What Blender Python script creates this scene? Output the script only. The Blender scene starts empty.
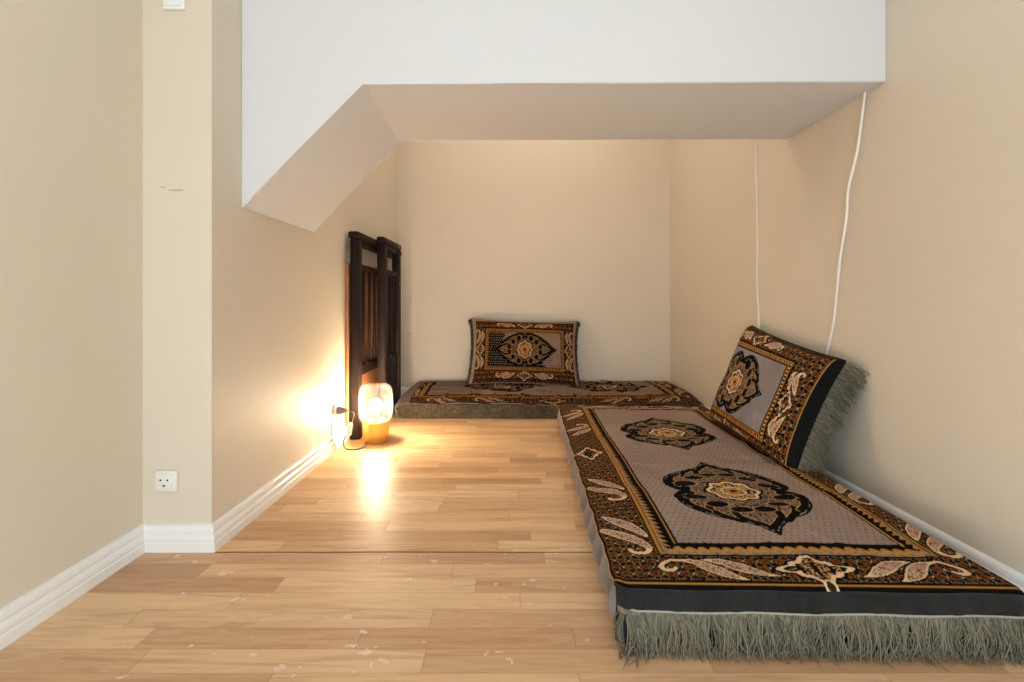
import bpy, bmesh, math, random
import numpy as np
from mathutils import Vector, Matrix

random.seed(7)
rng = np.random.default_rng(11)
SC = bpy.context.scene
COL = SC.collection
PI = math.pi


# ------------------------------------------------------------------ helpers
def lin(r, g, b):
    f = lambda c: (c / 12.92) if c <= 0.04045 else ((c + 0.055) / 1.055) ** 2.4
    return (f(r / 255), f(g / 255), f(b / 255))


def lina(c):
    return np.array(lin(*c))


def yarn_shades(nv, per, seed=3):
    g = np.random.default_rng(seed)
    k = nv // per + 1
    b = np.repeat(g.uniform(0.45, 1.12, k), per)[:nv]
    return np.stack([b, b, b * 0.97], 1)


def link_mesh(name, verts, faces, mat=None, parent=None, smooth=True, col=None):
    me = bpy.data.meshes.new(name)
    if isinstance(verts, np.ndarray):
        verts = verts.tolist()
    me.from_pydata(verts, [], faces if isinstance(faces, list) else faces.tolist())
    me.update()
    o = bpy.data.objects.new(name, me)
    COL.objects.link(o)
    if mat:
        me.materials.append(mat)
    if smooth:
        me.polygons.foreach_set('use_smooth', [True] * len(me.polygons))
    if col is not None:
        at = me.color_attributes.new('weave', 'FLOAT_COLOR', 'POINT')
        at.data.foreach_set('color', np.concatenate([col, np.ones((len(col), 1))], 1).astype(np.float32).ravel())
    if parent:
        o.parent = parent
    return o


def from_bm(name, bm, mat=None, parent=None, smooth=False):
    bmesh.ops.recalc_face_normals(bm, faces=bm.faces)
    me = bpy.data.meshes.new(name)
    bm.to_mesh(me)
    bm.free()
    o = bpy.data.objects.new(name, me)
    COL.objects.link(o)
    if mat:
        me.materials.append(mat)
    if smooth:
        me.polygons.foreach_set('use_smooth', [True] * len(me.polygons))
        me.set_sharp_from_angle(angle=math.radians(40))
    if parent:
        o.parent = parent
    return o


def tag(o, label=None, cat=None, group=None, kind=None):
    if label: o['label'] = label
    if cat: o['category'] = cat
    if group: o['group'] = group
    if kind: o['kind'] = kind
    return o


def empty(name, loc=(0, 0, 0), rot=(0, 0, 0)):
    o = bpy.data.objects.new(name, None)
    COL.objects.link(o)
    o.location = loc
    o.rotation_euler = rot
    o.empty_display_size = 0.05
    return o


def bm_box(bm, lo, hi, bevel=0.0, seg=2):
    lo, hi = Vector(lo), Vector(hi)
    r = bmesh.ops.create_cube(bm, size=1.0)
    vs = r['verts']
    for v in vs:
        v.co = Vector(((v.co.x + .5) * (hi.x - lo.x) + lo.x, (v.co.y + .5) * (hi.y - lo.y) + lo.y, (v.co.z + .5) * (hi.z - lo.z) + lo.z))
    if bevel > 0:
        es = list({e for v in vs for e in v.link_edges})
        bmesh.ops.bevel(bm, geom=es, offset=bevel, segments=seg, affect='EDGES', profile=0.5)


def lathe(profile, n=48, ribs=0, rib_amp=0.0):
    """profile: list of (r, z) -> verts, faces"""
    vs, fs = [], []
    m = len(profile)
    for i, (r, z) in enumerate(profile):
        for k in range(n):
            a = 2 * PI * k / n
            rr = r * (1 + (rib_amp * math.cos(ribs * a) if ribs else 0))
            vs.append((rr * math.cos(a), rr * math.sin(a), z))
    for i in range(m - 1):
        for k in range(n):
            k2 = (k + 1) % n
            fs.append((i * n + k, i * n + k2, (i + 1) * n + k2, (i + 1) * n + k))
    if profile[0][0] < 1e-3: pass
    return vs, fs


def tube(points, radius, n=8, cap=True):
    """sweep a circle along points (list of Vector); radius float or list"""
    pts = [Vector(p) for p in points]
    vs, fs = [], []
    up = Vector((0.3, 0.2, 0.93)).normalized()
    prev = None
    for i, p in enumerate(pts):
        t = (pts[min(i + 1, len(pts) - 1)] - pts[max(i - 1, 0)]).normalized()
        if prev is None:
            a = t.cross(up)
            if a.length < 1e-4: a = t.cross(Vector((1, 0, 0)))
        else:
            a = prev - t * prev.dot(t)
        a.normalize()
        prev = a
        b = t.cross(a)
        r = radius[i] if isinstance(radius, (list, tuple)) else radius
        for k in range(n):
            an = 2 * PI * k / n
            vs.append(tuple(p + a * (r * math.cos(an)) + b * (r * math.sin(an))))
    for i in range(len(pts) - 1):
        for k in range(n):
            k2 = (k + 1) % n
            fs.append((i * n + k, i * n + k2, (i + 1) * n + k2, (i + 1) * n + k))
    if cap:
        fs.append(tuple(range(n))[::-1])
        fs.append(tuple((len(pts) - 1) * n + k for k in range(n)))
    return vs, fs


def smooth_path(ctrl, per=8):
    """Catmull-Rom through control points"""
    P = [Vector(c) for c in ctrl]
    P = [P[0] * 2 - P[1]] + P + [P[-1] * 2 - P[-2]]
    out = []
    for i in range(1, len(P) - 2):
        for k in range(per):
            t = k / per
            a, b, c, d = P[i - 1], P[i], P[i + 1], P[i + 2]
            out.append(0.5 * ((2 * b) + (c - a) * t + (2 * a - 5 * b + 4 * c - d) * t * t + (3 * b - a - 3 * c + d) * t ** 3))
    out.append(P[-2])
    return out


# ------------------------------------------------------------------ node materials
class NT:
    def __init__(s, name):
        s.m = bpy.data.materials.new(name)
        s.m.use_nodes = True
        s.t = s.m.node_tree
        s.t.nodes.clear()
        s.out = s.t.nodes.new('ShaderNodeOutputMaterial')

    def n(s, typ, **kw):
        nd = s.t.nodes.new(typ)
        for k, v in kw.items():
            setattr(nd, k, v)
        return nd

    def l(s, a, b):
        s.t.links.new(a, b)

    def val(s, sock, v):
        if hasattr(v, 'is_output'): s.l(v, sock)
        else: sock.default_value = v

    def math(s, op, a, b=None, c=None, clamp=False):
        nd = s.n('ShaderNodeMath', operation=op, use_clamp=clamp)
        s.val(nd.inputs[0], a)
        if b is not None: s.val(nd.inputs[1], b)
        if c is not None: s.val(nd.inputs[2], c)
        return nd.outputs[0]

    def mix(s, fac, a, b, blend='MIX'):
        nd = s.n('ShaderNodeMix', data_type='RGBA', blend_type=blend)
        s.val(nd.inputs[0], fac)
        for sock, v in ((nd.inputs[6], a), (nd.inputs[7], b)):
            if isinstance(v, tuple): v = (*v[:3], 1)
            s.val(sock, v)
        return nd.outputs[2]

    def noise(s, vec, scale=5, detail=3, rough=0.5, dist=0):
        nd = s.n('ShaderNodeTexNoise')
        if vec is not None: s.l(vec, nd.inputs['Vector'])
        nd.inputs['Scale'].default_value = scale
        nd.inputs['Detail'].default_value = detail
        nd.inputs['Roughness'].default_value = rough
        nd.inputs['Distortion'].default_value = dist
        return nd.outputs[0]

    def ramp(s, fac, stops):
        nd = s.n('ShaderNodeValToRGB')
        s.l(fac, nd.inputs[0])
        e = nd.color_ramp.elements
        while len(e) > 1: e.remove(e[0])
        e[0].position = stops[0][0]
        e[0].color = (*stops[0][1], 1) if isinstance(stops[0][1], tuple) else (stops[0][1],) * 3 + (1,)
        for p, c in stops[1:]:
            x = e.new(p)
            x.color = (*c, 1) if isinstance(c, tuple) else (c, c, c, 1)
        return nd.outputs[0]

    def obj(s):
        return s.n('ShaderNodeTexCoord').outputs['Object']

    def scaled(s, vec, sc):
        nd = s.n('ShaderNodeMapping')
        s.l(vec, nd.inputs[0])
        nd.inputs['Scale'].default_value = sc
        return nd.outputs[0]

    def bump(s, h, strength=0.2, dist=0.002):
        nd = s.n('ShaderNodeBump')
        s.l(h, nd.inputs['Height'])
        nd.inputs['Strength'].default_value = strength
        nd.inputs['Distance'].default_value = dist
        return nd.outputs[0]

    def bsdf(s, color, rough=0.5, normal=None, **kw):
        nd = s.n('ShaderNodeBsdfPrincipled')
        if isinstance(color, tuple): color = (*color[:3], 1)
        s.val(nd.inputs['Base Color'], color)
        s.val(nd.inputs['Roughness'], rough)
        if normal is not None: s.l(normal, nd.inputs['Normal'])
        for k, v in kw.items():
            s.val(nd.inputs[k.replace('_', ' ')], v)
        s.l(nd.outputs[0], s.out.inputs[0])
        return nd


def mat_paint(name, c, rough=0.6, var=0.06, bump=0.08, seed_scale=1.3):
    t = NT(name)
    v = t.obj()
    n1 = t.noise(v, seed_scale, 4, 0.6)
    col = t.mix(n1, tuple(x * (1 - var) for x in c), tuple(min(1, x * (1 + var)) for x in c))
    n2 = t.noise(v, 260, 2, 0.5)
    t.bsdf(col, rough, t.bump(n2, bump, 0.001))
    return t.m


def mat_plain(name, c, rough=0.5, **kw):
    t = NT(name)
    v = t.obj()
    n1 = t.noise(v, 40, 3, 0.6)
    col = t.mix(n1, tuple(x * 0.93 for x in c), tuple(min(1, x * 1.07) for x in c))
    t.bsdf(col, rough, **kw)
    return t.m


def mat_wall():
    """beige wall paint with a few scuffs (object space is world space here)"""
    t = NT('beige_wall_paint')
    v = t.obj()
    c = lin(219, 206.5, 187)
    n1 = t.noise(v, 1.1, 4, 0.6)
    col = t.mix(n1, tuple(x * 0.96 for x in c), tuple(x * 1.04 for x in c))
    # scuff marks: small elongated dark dabs
    sep = t.n('ShaderNodeSeparateXYZ')
    t.l(v, sep.inputs[0])
    scuffs = [((-.912, 1.415, .977), (.03, .03, .0035)), ((-.729, 3.72, .448), (.018, .02, .006)), ((-.95, 1.415, .985), (.012, .02, .002))]
    tot = None
    for (cx, cy, cz), (sx, sy, sz) in scuffs:
        a = t.math('POWER', t.math('ABSOLUTE', t.math('DIVIDE', t.math('SUBTRACT', sep.outputs[0], cx), sx)), 2.0)
        b = t.math('POWER', t.math('ABSOLUTE', t.math('DIVIDE', t.math('SUBTRACT', sep.outputs[1], cy), sy)), 2.0)
        d = t.math('POWER', t.math('ABSOLUTE', t.math('DIVIDE', t.math('SUBTRACT', sep.outputs[2], cz), sz)), 2.0)
        e = t.math('SUBTRACT', 1.0, t.math('ADD', t.math('ADD', a, b), d), clamp=True)
        tot = e if tot is None else t.math('MAXIMUM', tot, e)
    nz = t.noise(v, 220, 3, 0.7)
    m = t.math('MULTIPLY', t.math('GREATER_THAN', t.math('MULTIPLY', tot, nz), 0.22), 0.45)
    col = t.mix(m, col, lin(120, 105, 88))
    n2 = t.noise(v, 240, 2, 0.5)
    t.bsdf(col, 0.55, t.bump(n2, 0.06, 0.001))
    return t.m


SPLATS = [  # floor position x, y, half sizes, angle: dried paint flecks
]


def px_floor(x, y):
    Y = 348.4 / (y - 303.0)
    return ((x - 512) / 520 * Y, Y)


for (x, y, a, b, ang) in [
    (177, 556, 5, 3, .5), (195, 562, 4, 3, .9), (225, 573, 11, 5, 0.2), (183, 593, 4, 2, .3), (236, 599, 6, 5, 0), (243, 600, 5, 2, .1),
    (176, 606, 4, 2, .8), (267, 595, 2, 2, 0), (190, 646, 4, 2.5, .4), (125, 646, 2, 1.5, 0), (97, 639, 2, 1.2, 0), (215, 653, 3, 2, .4),
    (122, 677, 8, 3, .4), (253, 655, 6, 4, .2), (280, 668, 8, 6, .7), (293, 676, 3, 3, 0), (68, 682, 4, 2, .3),
    (487, 564, 5, 2, .1), (533, 580, 5, 2.5, .5), (524, 584, 3, 2, 0), (496, 584, 3, 2, 0), (409, 579, 7, 3, .1), (529, 604, 4, 2, .1),
    (348, 617, 7, 4, .3), (364, 632, 5, 4, .9), (352, 646, 11, 2.5, .05), (366, 652, 13, 3, .25), (366, 652, 4, 7, .1), (384, 661, 9, 4, -.8),
    (371, 665, 2.5, 8, .25), (487, 653, 2.5, 5, -.4), (508, 659, 7, 2.5, .3), (512, 663, 2, 6, .1), (498, 652, 9, 1.6, .1),
    (375, 647, 5, 1.4, .5), (504, 597, 3, 1.5, 0), (386, 557, 2, 1.2, 0), (420, 557, 2, 1.2, 0), (505, 554, 3, 1.2, 0), (556, 553, 4, 1.2, 0),
    (357, 594, 2, 1.2, 0), (322, 624, 2, 1, 0), (253, 637, 2, 1, 0), (300, 667, 3, 2, 0), (353, 672, 3, 1.5, 0), (434, 561, 5, 3, .2), (550, 625, 3, 1.5, 0)]:
    X, Y = px_floor(x, y)
    sx = 0.75 * a / 520 * Y
    sy = 0.75 * b * Y * Y / 348.4
    SPLATS.append((X, Y, sx, sy, ang))


def mat_floor(name, worn):
    t = NT(name)
    v = t.obj()
    sep = t.n('ShaderNodeSeparateXYZ')
    t.l(v, sep.inputs[0])
    x, y = sep.outputs[0], sep.outputs[1]
    ROW = 0.0655
    ry = t.math('DIVIDE', t.math('SUBTRACT', y, 1.4), ROW)
    row = t.math('FLOOR', ry)
    fy = t.math('FRACT', ry)
    wn = t.n('ShaderNodeTexWhiteNoise', noise_dimensions='1D')
    t.l(t.math('ADD', row, 37.3 if worn else 11.7), wn.inputs['W'])
    off = wn.outputs['Value']
    ln = t.math('ADD', t.math('MULTIPLY', t.math('FRACT', t.math('MULTIPLY', off, 7.31)), 0.25), 0.42 if worn else 0.36)
    rx = t.math('ADD', t.math('DIVIDE', x, ln), t.math('MULTIPLY', off, 5.0))
    cell = t.math('FLOOR', rx)
    fx = t.math('FRACT', rx)
    cmb = t.n('ShaderNodeCombineXYZ')
    t.l(row, cmb.inputs[0]); t.l(cell, cmb.inputs[1])
    cmb.inputs[2].default_value = 3.0 if worn else 9.0
    wn2 = t.n('ShaderNodeTexWhiteNoise', noise_dimensions='3D')
    t.l(cmb.outputs[0], wn2.inputs['Vector'])
    rv = wn2.outputs['Value']
    # grain coordinates: stretched along x, shifted per strip
    cg = t.n('ShaderNodeCombineXYZ')
    t.l(t.math('ADD', t.math('MULTIPLY', x, 2.2), t.math('MULTIPLY', rv, 31.0)), cg.inputs[0])
    t.l(t.math('ADD', t.math('MULTIPLY', y, 26.0), t.math('MULTIPLY', rv, 17.0)), cg.inputs[1])
    g1 = t.noise(cg.outputs[0], 1.6, 5, 0.6, 0.9)
    cg2 = t.n('ShaderNodeCombineXYZ')
    t.l(t.math('ADD', t.math('MULTIPLY', x, 6), t.math('MULTIPLY', rv, 13.0)), cg2.inputs[0])
    t.l(t.math('MULTIPLY', y, 190.0), cg2.inputs[1])
    g2 = t.noise(cg2.outputs[0], 1.5, 3, 0.6)
    # cathedral rings
    ring = t.math('FRACT', t.math('MULTIPLY', g1, 9.0))
    ring = t.math('SUBTRACT', 1.0, t.math('MULTIPLY', t.math('ABSOLUTE', t.math('SUBTRACT', ring, 0.5)), 2.0))
    if worn:
        stops = [(0.0, lin(190, 148, 110)), (0.25, lin(222, 184, 140)), (0.55, lin(232, 196, 154)), (0.8, lin(204, 162, 124)), (1.0, lin(240, 206, 164))]
    else:
        stops = [(0.0, lin(198, 154, 114)), (0.25, lin(226, 186, 140)), (0.55, lin(234, 196, 150)), (0.8, lin(212, 170, 126)), (1.0, lin(244, 212, 168))]
    base = t.ramp(rv, stops)
    dark = t.mix(0.55, base, lin(150, 98, 62))
    m1 = t.ramp(g1, [(0.46, 0.0), (0.70, 0.8)])
    col = t.mix(m1, base, dark)
    mr = t.math('MULTIPLY', t.math('MULTIPLY', ring, t.math('GREATER_THAN', rv, 0.62)), 0.28)
    col = t.mix(mr, col, lin(165, 112, 72))
    col = t.mix(t.math('MULTIPLY', g2, 0.13), col, lin(160, 110, 72))
    # joints
    jy = t.math('MINIMUM', fy, t.math('SUBTRACT', 1.0, fy))
    jx = t.math('MULTIPLY', t.math('MINIMUM', fx, t.math('SUBTRACT', 1.0, fx)), ln)
    j = t.math('MAXIMUM', t.math('LESS_THAN', jy, 0.010), t.math('LESS_THAN', jx, 0.0009))
    col = t.mix(t.math('MULTIPLY', j, 0.38), col, lin(110, 70, 44))
    rough = t.math('ADD', t.math('MULTIPLY', g2, 0.10), 0.46 if worn else 0.40)
    if worn:
        nz = t.noise(v, 90, 3, 0.65)
        tot = None
        for (cx, cy, sx, sy, ang) in SPLATS:
            dx = t.math('SUBTRACT', x, cx)
            dy = t.math('SUBTRACT', y, cy)
            ca, sa = math.cos(ang), math.sin(ang)
            px = t.math('DIVIDE', t.math('ADD', t.math('MULTIPLY', dx, ca), t.math('MULTIPLY', dy, sa)), sx)
            py = t.math('DIVIDE', t.math('SUBTRACT', t.math('MULTIPLY', dy, ca), t.math('MULTIPLY', dx, sa)), sy)
            q = t.math('SUBTRACT', 1.0, t.math('ADD', t.math('MULTIPLY', px, px), t.math('MULTIPLY', py, py)))
            tot = q if tot is None else t.math('MAXIMUM', tot, q)
        e = t.math('ADD', tot, t.math('MULTIPLY', t.math('SUBTRACT', nz, 0.55), 4.5))
        m = t.math('MULTIPLY', t.math('MULTIPLY', e, 1.6, clamp=True), t.math('MULTIPLY', t.math('ADD', t.math('MULTIPLY', rv, 0.2), 0.6), 0.95))
        col = t.mix(m, col, lin(232, 218, 204))
        # random tiny flecks
        vo = t.n('ShaderNodeTexVoronoi', feature='F1')
        t.l(v, vo.inputs['Vector'])
        vo.inputs['Scale'].default_value = 9.0
        f = t.math('LESS_THAN', t.math('ADD', vo.outputs['Distance'], t.math('MULTIPLY', nz, 0.02)), 0.045)
        col = t.mix(t.math('MULTIPLY', f, 0.4), col, lin(235, 225, 210))
        # dull film of wear
        w = t.ramp(t.noise(v, 3.5, 4, 0.6), [(0.45, 0.0), (0.75, 0.22)])
        col = t.mix(w, col, lin(206, 168, 130))
    h = t.math('SUBTRACT', t.math('MULTIPLY', g2, 0.15), t.math('MULTIPLY', j, 1.0))
    t.bsdf(col, rough, t.bump(h, 0.12, 0.001), Coat_Weight=0.0 if worn else 0.04, Coat_Roughness=0.3, Specular_IOR_Level=0.4 if worn else 0.20)
    return t.m


def mat_weave(name, rough=0.95, tint=(1.0, 1.0, 1.0)):
    """woven pile: colours come from the weave attribute (carpet pattern, with some pile shade painted in)"""
    t = NT(name)
    at = t.n('ShaderNodeAttribute', attribute_name='weave')
    v = t.obj()
    n1 = t.noise(v, 420, 2, 0.6)
    n2 = t.noise(v, 9, 3, 0.6)
    col = t.mix(n1, (0.62, 0.62, 0.62), (1.22, 1.22, 1.22))
    c = t.mix(1.0, t.mix(1.0, at.outputs['Color'], tint, 'MULTIPLY'), col, 'MULTIPLY')
    c2 = t.mix(n2, (0.88, 0.88, 0.88), (1.12, 1.12, 1.12))
    c = t.mix(1.0, c, c2, 'MULTIPLY')
    t.bsdf(c, rough, t.bump(n1, 0.5, 0.002), Sheen_Weight=0.0, Specular_IOR_Level=0.06)
    return t.m


def mat_fabric(name, c, scale=300, var=0.25, stretch=(1, 1, 1), rough=0.95, veins=None, sheen=0.15, yarn=False):
    t = NT(name)
    v = t.scaled(t.obj(), stretch)
    n1 = t.noise(v, scale, 3, 0.6)
    n2 = t.noise(v, 14, 3, 0.6)
    f = t.math('ADD', t.math('MULTIPLY', n1, 0.5), t.math('MULTIPLY', n2, 0.5))
    col = t.mix(f, tuple(x * (1 - var) for x in c), tuple(min(1, x * (1 + var)) for x in c))
    if veins:
        vo = t.n('ShaderNodeTexVoronoi', feature='DISTANCE_TO_EDGE')
        nz = t.n('ShaderNodeTexNoise'); t.l(v, nz.inputs['Vector']); nz.inputs['Scale'].default_value = 25
        mixv = t.n('ShaderNodeMix', data_type='RGBA'); mixv.inputs[0].default_value = 0.05
        t.l(v, mixv.inputs[6]); t.l(nz.outputs['Color'], mixv.inputs[7])
        t.l(mixv.outputs[2], vo.inputs['Vector']); vo.inputs['Scale'].default_value = 38
        e = t.ramp(vo.outputs['Distance'], [(0.03, 1.0), (0.10, 0.0)])
        col = t.mix(t.math('MULTIPLY', e, 0.6), col, veins)
    if yarn:
        at = t.n('ShaderNodeAttribute', attribute_name='weave')
        col = t.mix(1.0, col, at.outputs['Color'], 'MULTIPLY')
    t.bsdf(col, rough, t.bump(n1, 0.5, 0.0015), Sheen_Weight=sheen, Specular_IOR_Level=0.15)
    return t.m


def mat_darkwood():
    t = NT('dark_brown_painted_wood')
    v = t.obj()
    g = t.noise(t.scaled(v, (60, 60, 3)), 1.0, 4, 0.6)
    col = t.mix(g, lin(27, 17, 14), lin(44, 28, 22))
    # chipped paint specks
    vo = t.n('ShaderNodeTexVoronoi', feature='F1')
    t.l(v, vo.inputs['Vector']); vo.inputs['Scale'].default_value = 11
    ch = t.math('LESS_THAN', t.math('ADD', vo.outputs['Distance'], t.math('MULTIPLY', t.noise(v, 200, 2), 0.05)), 0.105)
    col = t.mix(t.math('MULTIPLY', ch, 0.75), col, lin(190, 170, 150))
    t.bsdf(col, 0.6, t.bump(g, 0.1, 0.001), Specular_IOR_Level=0.15)
    return t.m


def mat_rawwood(name, a, b, stretch=(40, 2, 40)):
    t = NT(name)
    v = t.scaled(t.obj(), stretch)
    g = t.noise(v, 1.0, 5, 0.6, 0.5)
    t.bsdf(t.mix(g, a, b), 0.5, t.bump(g, 0.1, 0.001))
    return t.m


M = {}
M['wall'] = mat_wall()
M['white'] = mat_paint('white_ceiling_paint', lin(217, 217, 218), 0.7, 0.015, 0.04)
M['trim'] = mat_paint('white_gloss_trim', lin(236, 232, 228), 0.32, 0.03, 0.05, 6)
M['floor_near'] = mat_floor('worn_strip_parquet', True)
M['floor_far'] = mat_floor('glossy_strip_parquet', False)
M['gap'] = mat_plain('dark_gap', lin(14, 9, 7), 1.0, Specular_IOR_Level=0.0)
M['weave'] = mat_weave('oriental_pile_weave')
M['weave_dim'] = mat_weave('dim_oriental_pile_weave', 0.95, (0.66, 0.60, 0.55))  # darker, warmer copy of the weave: far textiles' dim look put into colour
M['lilac'] = mat_fabric('grey_lilac_plush', lin(128, 116, 111), 260, 0.22, sheen=0.2)
M['side_grey'] = mat_fabric('grey_brown_side_fabric', lin(84, 73, 57), 240, 0.30, veins=lin(42, 35, 28))
M['band'] = mat_fabric('charcoal_pile', lin(34, 32, 31), 70, 0.95, (1, 1, 0.2), sheen=0.12)
M['band_black'] = mat_fabric('black_pile', lin(17, 16, 17), 260, 0.4, sheen=0.03)
M['fringe'] = mat_fabric('grey_green_fringe', lin(124, 116, 99), 90, 0.30, sheen=0.05, yarn=True)
M['fringe_brown'] = mat_fabric('brown_grey_fringe', lin(84, 66, 44), 180, 0.35, sheen=0.05, yarn=True)
M['stitch'] = mat_fabric('pale_stitching', lin(150, 146, 136), 300, 0.3)
M['gold'] = mat_fabric('gold_piping', lin(176, 128, 44), 400, 0.3)
M['wood'] = mat_darkwood()
M['board'] = mat_rawwood('bare_reddish_board', lin(150, 96, 60), lin(186, 130, 86))
M['plastic'] = mat_plain('white_plastic', lin(232, 228, 220), 0.35)
M['socket_hole'] = mat_plain('dark_socket_hole', lin(30, 26, 24), 0.6)
M['switch'] = mat_plain('cool_white_plastic', lin(236, 238, 240), 0.35)
M['cable'] = mat_plain('white_cable', lin(238, 232, 224), 0.45)
M['grey_cord'] = mat_plain('grey_cord', lin(96, 88, 74), 0.5)
M['plug'] = mat_plain('brown_grey_plug', lin(120, 108, 92), 0.45)


def mat_brass():
    t = NT('brushed_brass')
    v = t.obj()
    g = t.noise(t.scaled(v, (8, 8, 300)), 1.0, 3, 0.6)
    t.bsdf(t.mix(g, lin(226, 186, 104), lin(240, 204, 128)), 0.30, t.bump(g, 0.08, 0.0005), Metallic=1.0)
    return t.m


M['brass'] = mat_brass()


def mat_shade():
    t = NT('clear_ribbed_glass')
    tr = t.n('ShaderNodeBsdfTransparent'); tr.inputs[0].default_value = (1.0, 0.97, 0.93, 1)
    tl = t.n('ShaderNodeBsdfTranslucent'); tl.inputs[0].default_value = (0.95, 0.90, 0.84, 1)
    gl = t.n('ShaderNodeBsdfGlossy'); gl.inputs['Roughness'].default_value = 0.08
    v = t.obj()
    nz = t.noise(v, 30, 2)
    mx = t.n('ShaderNodeMixShader')
    sp = t.n('ShaderNodeSeparateXYZ'); t.l(v, sp.inputs[0])
    th = t.math('ARCTAN2', sp.outputs[1], sp.outputs[0])
    rib = t.math('POWER', t.math('ABSOLUTE', t.math('COSINE', t.math('MULTIPLY', th, 28.0))), 3.0)
    t.l(t.math('ADD', t.math('ADD', t.math('MULTIPLY', rib, 0.022), 0.012), t.math('MULTIPLY', nz, 0.001)), mx.inputs[0])
    t.l(tr.outputs[0], mx.inputs[1]); t.l(tl.outputs[0], mx.inputs[2])
    fr = t.n('ShaderNodeFresnel'); fr.inputs['IOR'].default_value = 1.45
    mx2 = t.n('ShaderNodeMixShader')
    t.l(t.math('MULTIPLY', fr.outputs[0], 0.16), mx2.inputs[0])
    t.l(mx.outputs[0], mx2.inputs[1]); t.l(gl.outputs[0], mx2.inputs[2])
    t.l(mx2.outputs[0], t.out.inputs[0])
    return t.m


M['shade'] = mat_shade()


def mat_bulb(strength, color):
    t = NT('lit_bulb')
    v = t.obj()
    n = t.noise(v, 4, 1)
    e = t.n('ShaderNodeEmission')
    e.inputs[0].default_value = (*color, 1)
    t.l(t.math('ADD', t.math('MULTIPLY', n, strength * 0.05), strength), e.inputs[1])
    t.l(e.outputs[0], t.out.inputs[0])
    return t.m


BULB = 245.0
M['bulb'] = mat_bulb(BULB, (1.0, 0.80, 0.54))

# ------------------------------------------------------------------ room dimensions (metres)
XL, XN, XR = -1.005, -0.817, 1.13       # outer left wall, alcove left wall, right wall
YJ, YB, YF = 1.415, 3.72, -5.0          # jog wall, back wall, wall behind the viewer
CZ = 2.45
TH = 0.10


def structure(name, bm, mat, smooth=False):
    o = from_bm(name, bm, mat, None, smooth)
    o['kind'] = 'structure'
    return o


def box_structure(name, lo, hi, mat):
    bm = bmesh.new()
    bm_box(bm, lo, hi)
    return structure(name, bm, mat)


box_structure('floor', (XL - TH, YF - TH, -0.06), (XR + TH, 1.396, 0), M['floor_near'])
box_structure('floor_alcove', (XN - TH, 1.404, -0.06), (XR + TH, YB + TH, 0.0), M['floor_far'])
box_structure('floor_joint', (XL - TH, 1.396, -0.06), (XR + TH, 1.404, -0.002), M['gap'])
box_structure('ceiling', (XL - TH, YF - TH, CZ), (XR + TH, YB + TH, CZ + 0.1), M['white'])
box_structure('wall_left', (XL - TH, YF, 0), (XL, YJ, CZ), M['wall'])
box_structure('wall_jog', (XL - TH, YJ, 0), (XN - 0.0, YJ + 0.06, CZ), M['wall'])
box_structure('wall_alcove_left', (XN - TH, YJ + 0.06, 0), (XN, YB, CZ), M['wall'])
box_structure('wall_back', (XN - TH, YB, 0), (XR + TH, YB + TH, CZ), M['wall'])
box_structure('wall_right', (XR, YF, 0), (XR + TH, YB, CZ), M['wall'])
# wall behind the viewer with a wide window opening
bm = bmesh.new()
bm_box(bm, (XL - TH, YF - TH, 0), (XR + TH, YF, 0.55))
bm_box(bm, (XL - TH, YF - TH, 2.25), (XR + TH, YF, CZ))
bm_box(bm, (XL - TH, YF - TH, 0.55), (-0.85, YF, 2.25))
bm_box(bm, (0.95, YF - TH, 0.55), (XR + TH, YF, 2.25))
structure('wall_front', bm, M['wall'])
bm = bmesh.new()
for lo, hi in (((-0.85, YF - 0.08, 0.55), (-0.79, YF - 0.02, 2.25)), ((0.89, YF - 0.08, 0.55), (0.95, YF - 0.02, 2.25)),
               ((-0.79, YF - 0.08, 0.55), (0.89, YF - 0.02, 0.61)), ((-0.79, YF - 0.08, 2.19), (0.89, YF - 0.02, 2.25)),
               ((0.02, YF - 0.08, 0.61), (0.08, YF - 0.02, 2.19))):
    bm_box(bm, lo, hi, 0.004)
structure('window_1', bm, M['trim'])

# boxed-in stair soffit: white prism across the alcove
bm = bmesh.new()
prof = [(XN, 0.957), (-0.452, 1.333), (XR, 1.338), (XR, CZ), (XN, CZ)]
f0 = [bm.verts.new((x, 1.57, z)) for x, z in prof]
prof2 = [(XN, 0.960), (-0.463, 1.341), (XR, 1.345), (XR, CZ), (XN, CZ)]
f1 = [bm.verts.new((x, 2.145, z)) for x, z in prof2]
bm.faces.new(f0); bm.faces.new(f1[::-1])
for i in range(5):
    j = (i + 1) % 5
    bm.faces.new((f0[i], f1[i], f1[j], f0[j]))
bmesh.ops.bevel(bm, geom=[e for e in bm.edges], offset=0.003, segments=2, affect='EDGES')
structure('ceiling_beam', bm, M['white'])

# ------------------------------------------------------------------ baseboards with a moulded profile
BH = 0.070
PROF = [(0.0, 0.0), (0.019, 0.0), (0.019, 0.023), (0.0175, 0.0245), (0.0145, 0.0255), (0.0145, 0.028), (0.0165, 0.030), (0.0165, 0.040),
        (0.0150, 0.0425), (0.0118, 0.045), (0.0105, 0.048), (0.0105, 0.0495), (0.0125, 0.0515), (0.0120, 0.060), (0.0095, 0.066), (0.005, 0.0695), (0.0, BH)]


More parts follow.
